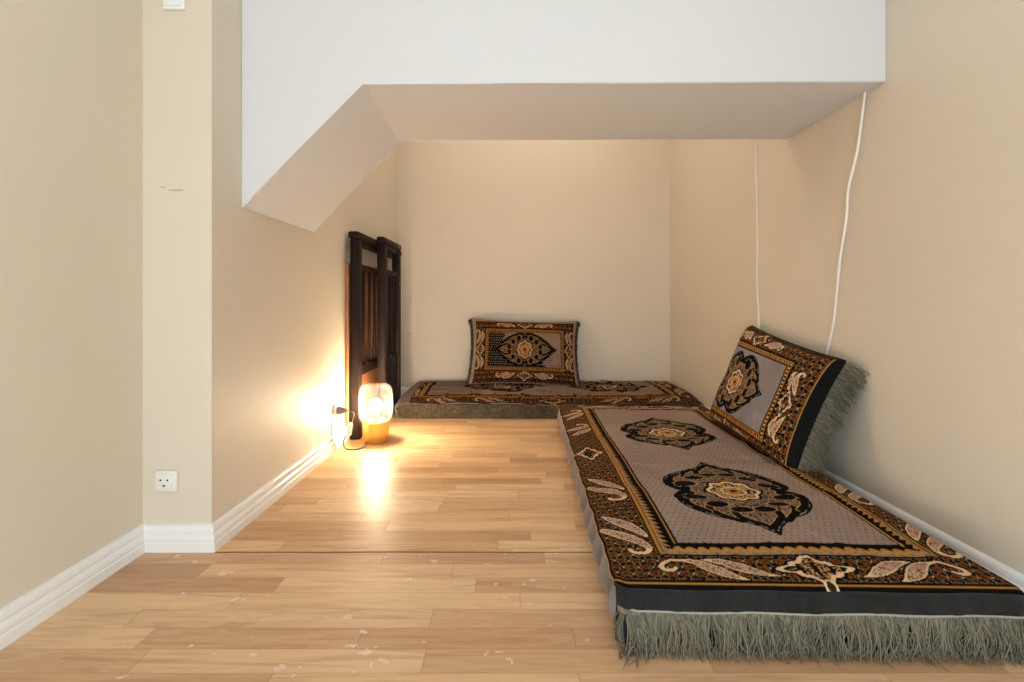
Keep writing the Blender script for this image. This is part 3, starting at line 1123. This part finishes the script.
        for i in range(399):
            for k in range(4):
                ff.append((i * 5 + k, (i + 1) * 5 + k, (i + 1) * 5 + k + 1, i * 5 + k + 1))
        link_mesh('fringe_heading', vv, ff, M['fringe'], root, True, yarn_shades(len(vv), 5, 8))
        nroot = int(W / 0.00055) if (fine and end == 0) else int(W / 0.004)
        roots = []
        rr = random.Random(seed + end)
        for i in range(nroot):
            xx = 0.010 + (W - 0.014) * (i + rr.random()) / nroot
            cr = min(xx - 0.010, W - 0.004 - xx)
            pull = 0.022 * max(0, 1 - cr / 0.03) ** 2
            cornerlong = 1.25 if xx < 0.035 else 1.0
            ox = -0.35 if xx < 0.03 else (0.2 if xx > W - 0.03 else 0)
            roots.append(((xx, y0 + sgn * (0.0145 + rr.uniform(0, 0.004) - pull), H - 0.046 - rr.uniform(0, 0.012) - sag * math.exp(-(max(xx, 0) / 0.16) ** 2)), (ox, sgn, 0), cornerlong))
        fr = fringe_mesh('fringe', roots, M['fringe'], root, 0.074, 0.0014 if fine else 0.0022, None, 7, 0.0, 1.0)
        fr['kind'] = 'stuff'
    # gold piping on the open long edge
    pts = []
    for y in np.linspace(0.028, L - 0.028, 260):
        w = 0.0015 * math.sin(y * 33 + seed) + 0.001 * math.sin(y * 71 + 1.3) + ruffle * (float(vnoise(np.array(y), np.array(0.0 + seed), 16)) - 0.5)
        z = ruffle * 0.9 * (float(vnoise(np.array(y + 3), np.array(0.0 + seed), 19)) - 0.45)
        pts.append((w - 0.0005, y, H - 0.006 + z - sag))
    vv, ff = tube(pts, 0.0014, 6)
    link_mesh('piping', vv, ff, M['gold'] if fine else M['lilac'], root)
    return root


near = make_mattress('floor_mattress', 0.792, 1.774, 0.124, (0.202, 1.012, 0), math.radians(-1.4), 0.45, True, M['lilac'], M['band'], seed=3)
tag(near, 'large patterned floor mattress along the right wall, grey fringe at its near end', 'mattress')
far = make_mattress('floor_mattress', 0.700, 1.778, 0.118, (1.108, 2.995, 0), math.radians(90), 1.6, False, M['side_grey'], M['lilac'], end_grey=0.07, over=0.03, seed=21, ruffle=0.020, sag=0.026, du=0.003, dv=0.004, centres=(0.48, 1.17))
tag(far, 'narrow looking patterned floor mattress against the back wall, with rumpled front edge', 'mattress')


# ------------------------------------------------------------------ cushions
def make_cushion(name, HL, HH, T, centre, ax, up, pattern_kw, fringe_mat, band_mat, band_w, pu=5, taper=0.0, back_off=0.0, fr_len=0.055, fr_dir=(1.0, -0.25), seed=0, step=0.003):
    """ax: long axis (towards viewer-right of the face), up: height axis; face normal = ax x up"""
    ax = Vector(ax).normalized()
    up = Vector(up); up = (up - ax * up.dot(ax)).normalized()
    nrm = ax.cross(up)
    mat = Matrix((ax, up, nrm)).transposed()
    root = empty(name, centre, mat.to_euler())
    nu, nv = int(2 * HL / step) + 1, int(2 * HH / step) + 1
    u = np.linspace(-HL, HL, nu); v = np.linspace(-HH, HH, nv)
    U, V = np.meshgrid(u, v, indexing='ij')

    def body(U, V, sgn):
        a = np.abs(U) / HL; b = np.abs(V) / HH
        prof = np.clip(1 - a ** pu, 0, 1) ** 0.5 * np.clip(1 - b ** 4.2, 0, 1) ** 0.5
        pinch_u = 1 - 0.045 * (1 - b ** 2) * a ** 2 + 0.02 * (a * b) ** 4
        pinch_v = 1 - 0.055 * (1 - a ** 2) * b ** 2 + 0.02 * (a * b) ** 4
        lump = (vnoise(U + seed, V, 6) - 0.5) * 0.014 + (vnoise(U + seed + 4, V, 17) - 0.5) * 0.005
        crease = np.exp(-(np.abs(vnoise(U * 1.2 + seed, V * 0.8, 9) - 0.5) / 0.06) ** 2) * 0.004
        Z = sgn * (0.5 * T * prof + prof * (lump - crease) + 0.004)
        e = np.clip((a - (1 - band_w / HL)) / (band_w / HL), 0, 1)
        Z = Z - back_off * e * e * (3 - 2 * e)
        Vs = V * pinch_v
        Vs = np.where(V > 0, Vs * (1 + 0.4 * taper - 1.35 * taper * ((U / HL + 1) / 2) ** 1.3), Vs)
        return np.stack([U * pinch_u, Vs, Z], -1)
    UH = HL - band_w
    P = body(U, V, 1)
    colr = cushion_pattern(U, V, UH, HH, **pattern_kw)
    iL = int(np.searchsorted(u, -UH)); iR = int(np.searchsorted(u, UH))

    def part(nm, P, i0, i1, m, col=None):
        q = P[i0:i1 + 1]
        link_mesh(nm, q.reshape(-1, 3), grid_faces(q.shape[0], q.shape[1]), m, root, True, None if col is None else col[i0:i1 + 1].reshape(-1, 3))
    part('patterned_cover', P, iL, iR, M['weave'] if taper > 0 else M['weave_dim'], colr)
    part('end_band', P, 0, iL, band_mat)
    part('end_band', P, iR, nu - 1, band_mat)
    # back with edge seam
    k = 4
    ub = u[::k] if (nu - 1) % k == 0 else np.append(u[::k], u[-1])
    vb = v[::k] if (nv - 1) % k == 0 else np.append(v[::k], v[-1])
    U2, V2 = np.meshgrid(ub, vb, indexing='ij')
    Pb = body(U2, V2, -1)
    link_mesh('back_cover', Pb.reshape(-1, 3), grid_faces(len(ub), len(vb))[:, ::-1], M['lilac'], root)
    # gold line where the pattern stops
    for i in (iL, iR):
        pts = [Vector(P[i, j]) + Vector((0, 0, 0.0012)) for j in range(2, nv - 2, 3)]
        vv, ff = tube(pts, 0.0018, 5)
        link_mesh('piping', vv, ff, M['gold'], root)
    # edge welt all round
    Zm = -back_off * np.clip((np.abs(u) - (HL - band_w)) / band_w, 0, 1)
    loop = [Vector((P[i, 0, 0], P[i, 0, 1], Zm[i])) for i in range(0, nu, 4)] + [Vector((P[-1, j, 0], P[-1, j, 1], -back_off)) for j in range(0, nv, 4)] + \
           [Vector((P[i, -1, 0], P[i, -1, 1], Zm[i])) for i in range(nu - 1, -1, -4)] + [Vector((P[0, j, 0], P[0, j, 1], -back_off)) for j in range(nv - 1, -1, -4)]
    vv, ff = tube(loop, 0.0048, 6)
    link_mesh('edge_welt', vv, ff, band_mat, root)
    # fringes on both short ends, hanging by gravity expressed in local space
    inv = mat.inverted()
    g = (inv @ Vector((0, 0, -1)))
    for sx in (-1, 1):
        VS, FS = [], []
        rr = random.Random(seed + sx)
        NR = 560
        for kk in range(NR):
            j = (kk + rr.random()) / NR * (nv - 1)
            j0 = min(nv - 2, int(j)); tt = j - j0
            row = 0 if sx < 0 else nu - 1
            p = Vector(P[row, j0]) * (1 - tt) + Vector(P[row, j0 + 1]) * tt
            p.z = -back_off + rr.uniform(-0.004, 0.004)
            yy = p.y / HH
            d = Vector((sx * fr_dir[0], 0.15 * yy + rr.uniform(-0.16, 0.16), fr_dir[1] + rr.uniform(-0.25, 0.25)))
            d = d.normalized()
            Lf = fr_len * rr.uniform(0.82, 1.12) * (1.25 if abs(yy) > 0.88 else 1)
            pts, rs = [], []
            pos = p.copy()
            ph = rr.uniform(0, 6.28)
            for q in range(6):
                pts.append(pos.copy()); rs.append(0.0017 * (1 - 0.09 * q))
                d = (d + g * 0.16 + Vector((0, 0.22 * math.sin(ph + q * 1.3), 0.22 * math.cos(ph * 1.3 + q)))).normalized()
                pos = pos + d * (Lf / 5)
            vv, ff = tube(pts, rs, 4, False)
            b = len(VS); VS += vv; FS += [tuple(b + t for t in f) for f in ff]
        if taper > 0 and sx > 0:
            # yarns bunched on the lower front corner
            for kk in range(110):
                p = Vector((HL - rr.uniform(0.0, 0.10), -HH * 0.985 + rr.uniform(0, 0.006), rr.uniform(-0.035, 0.01)))
                d = Vector((rr.uniform(-0.2, 0.5), -0.1, rr.uniform(0.5, 1.0))).normalized()
                pts = []
                bd_ = rr.uniform(-0.3, 0.3)
                for q in range(6):
                    pts.append(p.copy())
                    d = (d + Vector((bd_, -0.05, 0.10)) + Vector((rr.uniform(-.2, .2), rr.uniform(-.1, .1), 0))).normalized()
                    p = p + d * 0.012
                vv, ff = tube(pts, 0.0014, 4, False)
                b = len(VS); VS += vv; FS += [tuple(b + t for t in f) for f in ff]
        fo = link_mesh('fringe', VS, FS, fringe_mat, root, True, yarn_shades(len(VS), 24))
        fo['kind'] = 'stuff'
    return root


c1 = make_cushion('floor_cushion', 0.342, 0.218, 0.15, (0.998, 2.035, 0.330), (0.0, -0.69, -0.036), (0.160, -0.01, 0.39),
                  dict(med=0.86, lobe=True, su=0.82, fieldcol=lina((140, 132, 130)), rect=(-0.42, 0.224, -0.182, 0.150), cen=(-0.112, -0.022)),
                  M['fringe'], M['band_black'], 0.017, pu=3.2, taper=0.17, back_off=0.008, fr_len=0.078, fr_dir=(0.50, -0.90), seed=2)
tag(c1, 'patterned cushion with grey fringe leaning on the right wall, standing on the mattress beside it', 'cushion')
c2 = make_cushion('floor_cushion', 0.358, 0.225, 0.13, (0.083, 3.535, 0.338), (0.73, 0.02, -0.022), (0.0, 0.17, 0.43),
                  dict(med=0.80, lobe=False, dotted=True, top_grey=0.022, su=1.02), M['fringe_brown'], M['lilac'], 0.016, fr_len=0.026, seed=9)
tag(c2, 'patterned cushion with brown fringed ends propped upright against the back wall', 'cushion')


# ------------------------------------------------------------------ lattice bed panels
def panel(name, loc, lean, Ln, Ht, nsl, seed=0, zc=0.865, zl=0.335, solid=False, rl=0.010):
    """stands along +Y from its base point; thickness in X; leans towards -X by lean radians"""
    root = empty(name, loc, (0, -lean, 0))
    T = 0.046

    def part(nm, lo, hi, bev=0.004):
        bm = bmesh.new()
        bm_box(bm, lo, hi, bev)
        return from_bm(nm, bm, M['wood'], root, True)
    part('post', (-T / 2, 0, 0), (T / 2, 0.05, Ht - 0.036))
    part('post', (-T / 2, Ln - 0.05, 0), (T / 2, Ln, Ht - 0.036))
    part('top_rail', (-T / 2 - rl, -0.020, Ht - 0.036), (T / 2 + rl, Ln + 0.018, Ht), 0.010)
    part('cross_rail', (-0.012, 0.05, zc - 0.03), (0.012, Ln - 0.05, zc))
    part('lower_rail', (-0.014, 0.05, zl - 0.03), (0.014, Ln - 0.05, zl + 0.02))
    part('under_rail', (-0.012, 0.05, Ht - 0.066), (0.012, Ln - 0.05, Ht - 0.036))
    if solid:
        part('lower_panel', (-0.010, 0.05, 0.03), (0.010, Ln - 0.05, zl - 0.03))
    for i in range(nsl):
        y = 0.05 + (Ln - 0.10) * (i + 1) / (nsl + 1)
        part('slat', (-0.007, y - 0.010, zl + 0.02), (0.007, y + 0.010, zc - 0.03), 0.002)
    return root


pa = panel('bed_panel', (-0.7705, 2.545, 0), 0.0, 0.95, 1.020, 7, rl=0.005)
tag(pa, 'wider dark brown slatted bed end against the reddish board by the left wall', 'bed panel')
pb = panel('bed_panel', (-0.7180, 2.855, 0), 0.0, 0.40, 1.034, 3, zc=0.86, solid=True, rl=0.0)
tag(pb, 'narrower dark brown slatted bed end right behind the lamp, in front of the wider one', 'bed panel')
bm = bmesh.new()
bm_box(bm, (0, 0, 0), (0.014, 0.94, 0.865), 0.002)
bd = from_bm('wooden_board', bm, M['board'], None, True)
bd.location = (-0.8135, 2.535, 0)
tag(bd, 'plain reddish wooden board standing between the left wall and the dark slatted panels', 'board')

# ------------------------------------------------------------------ lamp
LX, LY = -0.660, 2.520
lamp = empty('table_lamp', (LX, LY, 0))
tag(lamp, 'small lit table lamp with ribbed glass shade and brass base on the floor', 'lamp')
prof = [(0.0, 0.0), (0.055, 0.0), (0.0595, 0.002), (0.0605, 0.006), (0.0665, 0.095), (0.0672, 0.099), (0.0660, 0.1015), (0.0635, 0.1010), (0.0625, 0.097), (0.0605, 0.080), (0.046, 0.078), (0.0, 0.078)]
v, f = lathe(prof, 64)
o = link_mesh('brass_base', v, f, M['brass'], lamp)
# glass drum with soft shoulders, vertical ribs; small foot inside the cup
gp = [(0.040, 0.079), (0.044, 0.083), (0.046, 0.096), (0.058, 0.103), (0.070, 0.110), (0.0765, 0.122), (0.0785, 0.140), (0.0790, 0.170), (0.0790, 0.205),
      (0.0780, 0.232), (0.0750, 0.250), (0.0685, 0.264), (0.058, 0.273), (0.045, 0.2775), (0.026, 0.279)]
v, f = lathe(gp, 280, 56, 0.016)
sh = link_mesh('glass_shade', v, f, M['shade'], lamp)
# socket stem and bulb
v, f = lathe([(0.0, 0.0785), (0.018, 0.0785), (0.018, 0.120), (0.016, 0.128), (0.0, 0.128)], 24)
link_mesh('socket_stem', v, f, M['brass'], lamp)
bp = [(0.012, 0.128), (0.014, 0.134), (0.020, 0.145), (0.0275, 0.158), (0.030, 0.172), (0.0275, 0.186), (0.020, 0.197), (0.010, 0.2025), (0.0005, 0.204)]
v, f = lathe(bp, 32)
link_mesh('bulb', v, f, M['bulb'], lamp)


def wp(x, y, Yd):
    """photo direction to world point at depth Yd"""
    return Vector(((x - 512) / 520 * Yd, Yd, 0.67 - (y - 303) / 520 * Yd))


ox, oy, oz = XN, 2.40, 0.176
# plug and cord belong to the lamp
pv, pf = lathe([(0.0005, 0.0), (0.0165, 0.0), (0.018, 0.002), (0.018, 0.020), (0.014, 0.028), (0.008, 0.036), (0.006, 0.046), (0.003, 0.050), (0.0005, 0.050)], 24)
pl = link_mesh('plug', pv, pf, M['plug'], lamp)
pl.location = (ox + 0.012 - LX, oy - LY, oz - 0.002); pl.rotation_euler = (0, PI / 2, 0)
cw = [Vector((ox + 0.060, oy, oz - 0.002)), Vector((ox + 0.085, oy + 0.005, oz - 0.02)), Vector((-0.748, 2.40, 0.09)), Vector((-0.775, 2.392, 0.035)), Vector((-0.765, 2.385, 0.006)),
      Vector((-0.735, 2.365, 0.0035)), Vector((-0.700, 2.375, 0.0035)), Vector((-0.685, 2.410, 0.0035)), Vector((-0.690, 2.445, 0.0035)), Vector((-0.700, 2.475, 0.006))]
pts = [p - Vector((LX, LY, 0)) for p in smooth_path(cw, 10)]
v, f = tube(pts, 0.0028, 8)
link_mesh('cord', v, f, M['grey_cord'], lamp)
bm = bmesh.new()
bm_box(bm, (-0.012, -0.009, -0.030), (0.012, 0.009, 0.030), 0.006, 3)
sw = from_bm('cord_switch', bm, M['plastic'], lamp, True)
sw.location = (-0.750 - LX, 2.400 - LY, 0.088); sw.rotation_euler = (0.1, 0.12, 0.3)

# ------------------------------------------------------------------ outlets and switch


def outlet(name, loc, rotz, label, cat='outlet', w=0.058, h=0.056):
    """face towards local -Y"""
    root = empty(name, loc, (0, 0, rotz))
    bm = bmesh.new(); bm_box(bm, (-w / 2, -0.011, -h / 2), (w / 2, 0, h / 2), 0.003, 3)
    from_bm('plate', bm, M['plastic'], root, True)
    bm = bmesh.new(); bm_box(bm, (-w / 2 + 0.007, -0.0135, -h / 2 + 0.007), (w / 2 - 0.011, -0.010, h / 2 - 0.007), 0.0015, 2)
    from_bm('socket_face', bm, M['plastic'], root, True)
    cx = -0.002
    for dx, dz, r in ((-0.0095, 0.004, 0.0024), (0.0095, 0.004, 0.0024)):
        v, f = lathe([(0.0002, 0.0), (r, 0.0), (r, 0.0012), (0.0002, 0.0012)], 16)
        o = link_mesh('pin_hole', v, f, M['socket_hole'], root)
        o.location = (cx + dx, -0.0133, dz); o.rotation_euler = (PI / 2, 0, 0)
    # half-moon earth hole
    bm = bmesh.new()
    vs = [bm.verts.new((cx + 0.0042 * math.cos(a), -0.0144, -0.009 - 0.0042 * abs(math.sin(a)) * 1.0)) for a in np.linspace(PI, 2 * PI, 14)]
    fc = bm.faces.new(vs)
    r = bmesh.ops.extrude_face_region(bm, geom=[fc])
    for q in r['geom']:
        if isinstance(q, bmesh.types.BMVert): q.co.y += 0.0018
    from_bm('earth_hole', bm, M['socket_hole'], root)
    tag(root, label, cat)
    return root


outlet('wall_outlet', (-0.936, YJ, 0.188), 0, 'white empty wall outlet low on the short jog wall at left')
ol = outlet('wall_outlet', (XN, oy, oz), PI / 2, 'white wall outlet beside the lamp with a plug in it')

root = empty('light_switch', (-0.9155, YJ, 1.497))
bm = bmesh.new(); bm_box(bm, (-0.029, -0.010, -0.032), (0.029, 0, 0.032), 0.003, 3)
from_bm('plate', bm, M['switch'], root, True)
bm = bmesh.new(); bm_box(bm, (-0.0235, -0.0135, -0.0245), (0.0205, -0.009, 0.0245), 0.0015, 2)
from_bm('rocker', bm, M['switch'], root, True)
tag(root, 'white light switch high on the short jog wall, cut by the photo edge', 'switch')

# ------------------------------------------------------------------ cables on the right wall


def wall_pt(x, y, off=0.004):
    Y = 520 * (XR - off) / (x - 512)
    return Vector((XR - off, Y, 0.67 - (y - 303) / 520 * Y))


p0 = wall_pt(757, 140)
ctrl = [Vector((XR - .004, p0.y, CZ - 0.02)), Vector((XR - .004, p0.y, 1.9))] + [wall_pt(x, y) for x, y in ((756.5, 160), (757, 200), (757.5, 240), (757, 280), (758.5, 310), (759, 330))]
ctrl.append(Vector((XR - 0.004, ctrl[-1].y, 0.45)))
v, f = tube(smooth_path(ctrl, 6), 0.0042, 8)
tag(link_mesh('wall_cable', v, f, M['cable']), 'thin straight white cable hanging down the right wall into the alcove corner', 'cable')
ctrl = [wall_pt(x, y, o) for x, y, o in ((865.5, 93, .006), (864.5, 97, .008), (861, 124.5, .016), (857, 152.7, .020), (848.4, 188, .022), (847, 213.7, .022), (843.5, 237, .020), (840, 258, .018), (837, 290, .016), (834.3, 317, .012), (830.5, 337, .008), (827, 352, .006), (822, 380, .006))]
ctrl[0].z = 1.341
v, f = tube(smooth_path(ctrl, 6), 0.0044, 8)
tag(link_mesh('wall_cable', v, f, M['cable']), 'wavy thicker white cable dangling from the white soffit to behind the leaning cushion', 'cable')
# faint painted cable down from the lamp outlet
v, f = tube([Vector((XN + 0.003, 2.372, 0.165)), Vector((XN + 0.003, 2.352, 0.155)), Vector((XN + 0.003, 2.345, 0.12)), Vector((XN + 0.003, 2.345, BH))], 0.0025, 6)
tag(link_mesh('wall_cable', v, f, M['cable']), 'short white cable running from the lamp outlet down to the baseboard', 'cable')

# ------------------------------------------------------------------ camera
cam = bpy.data.cameras.new('camera')
cam.sensor_width = 36
cam.lens = 520 / 1024 * 36
cam.shift_y = -(341 - 303) / 1024
cam.clip_start = 0.02
co = bpy.data.objects.new('camera', cam)
co.location = (0, 0, 0.67)
co.rotation_euler = (PI / 2, 0, 0)
COL.objects.link(co)
SC.camera = co

# ------------------------------------------------------------------ light
w = bpy.data.worlds.new('overcast_sky')
SC.world = w
w.use_nodes = True
w.node_tree.nodes['Background'].inputs[0].default_value = (0.80, 0.90, 1.0, 1)
w.node_tree.nodes['Background'].inputs[1].default_value = 1.0


def area(name, loc, rot, sx, sy, power, color):
    L = bpy.data.lights.new(name, 'AREA')
    L.shape = 'RECTANGLE'; L.size = sx; L.size_y = sy
    L.energy = power; L.color = color
    o = bpy.data.objects.new(name, L)
    o.location = loc; o.rotation_euler = rot
    COL.objects.link(o)
    return o


area('window_fill_light', (-0.05, YF - 0.12, 1.40), (PI / 2, 0, 0), 1.7, 1.6, 20, (0.74, 0.89, 1.0))  # added frontal fill, set outside the unseen window opening
area('overhead_fill_light', (0.0, -0.2, CZ - 0.03), (0, 0, 0), 1.6, 2.0, 7, (0.74, 0.89, 1.0))  # added overhead fill for the side walls, no fixture behind it
area('alcove_fill_light', (0.15, 2.95, CZ - 0.03), (0, 0, 0), 1.2, 0.9, 7.0, (1.0, 0.88, 0.74))  # added fill hidden above the beam, brightens the alcove
pl_ = bpy.data.lights.new('low_fill_light', 'POINT')  # added unseen fill, low behind the camera, to lift the beam underside
pl_.energy = 54; pl_.shadow_soft_size = 0.3; pl_.color = (0.72, 0.88, 1.0)
po = bpy.data.objects.new('low_fill_light', pl_)
po.location = (0.05, -0.70, 0.25)
COL.objects.link(po)

SC.view_settings.view_transform = 'Standard'
SC.view_settings.look = 'None'
SC.view_settings.exposure = 0.70
SC.view_settings.gamma = 1.0
SC.view_settings.use_curve_mapping = False
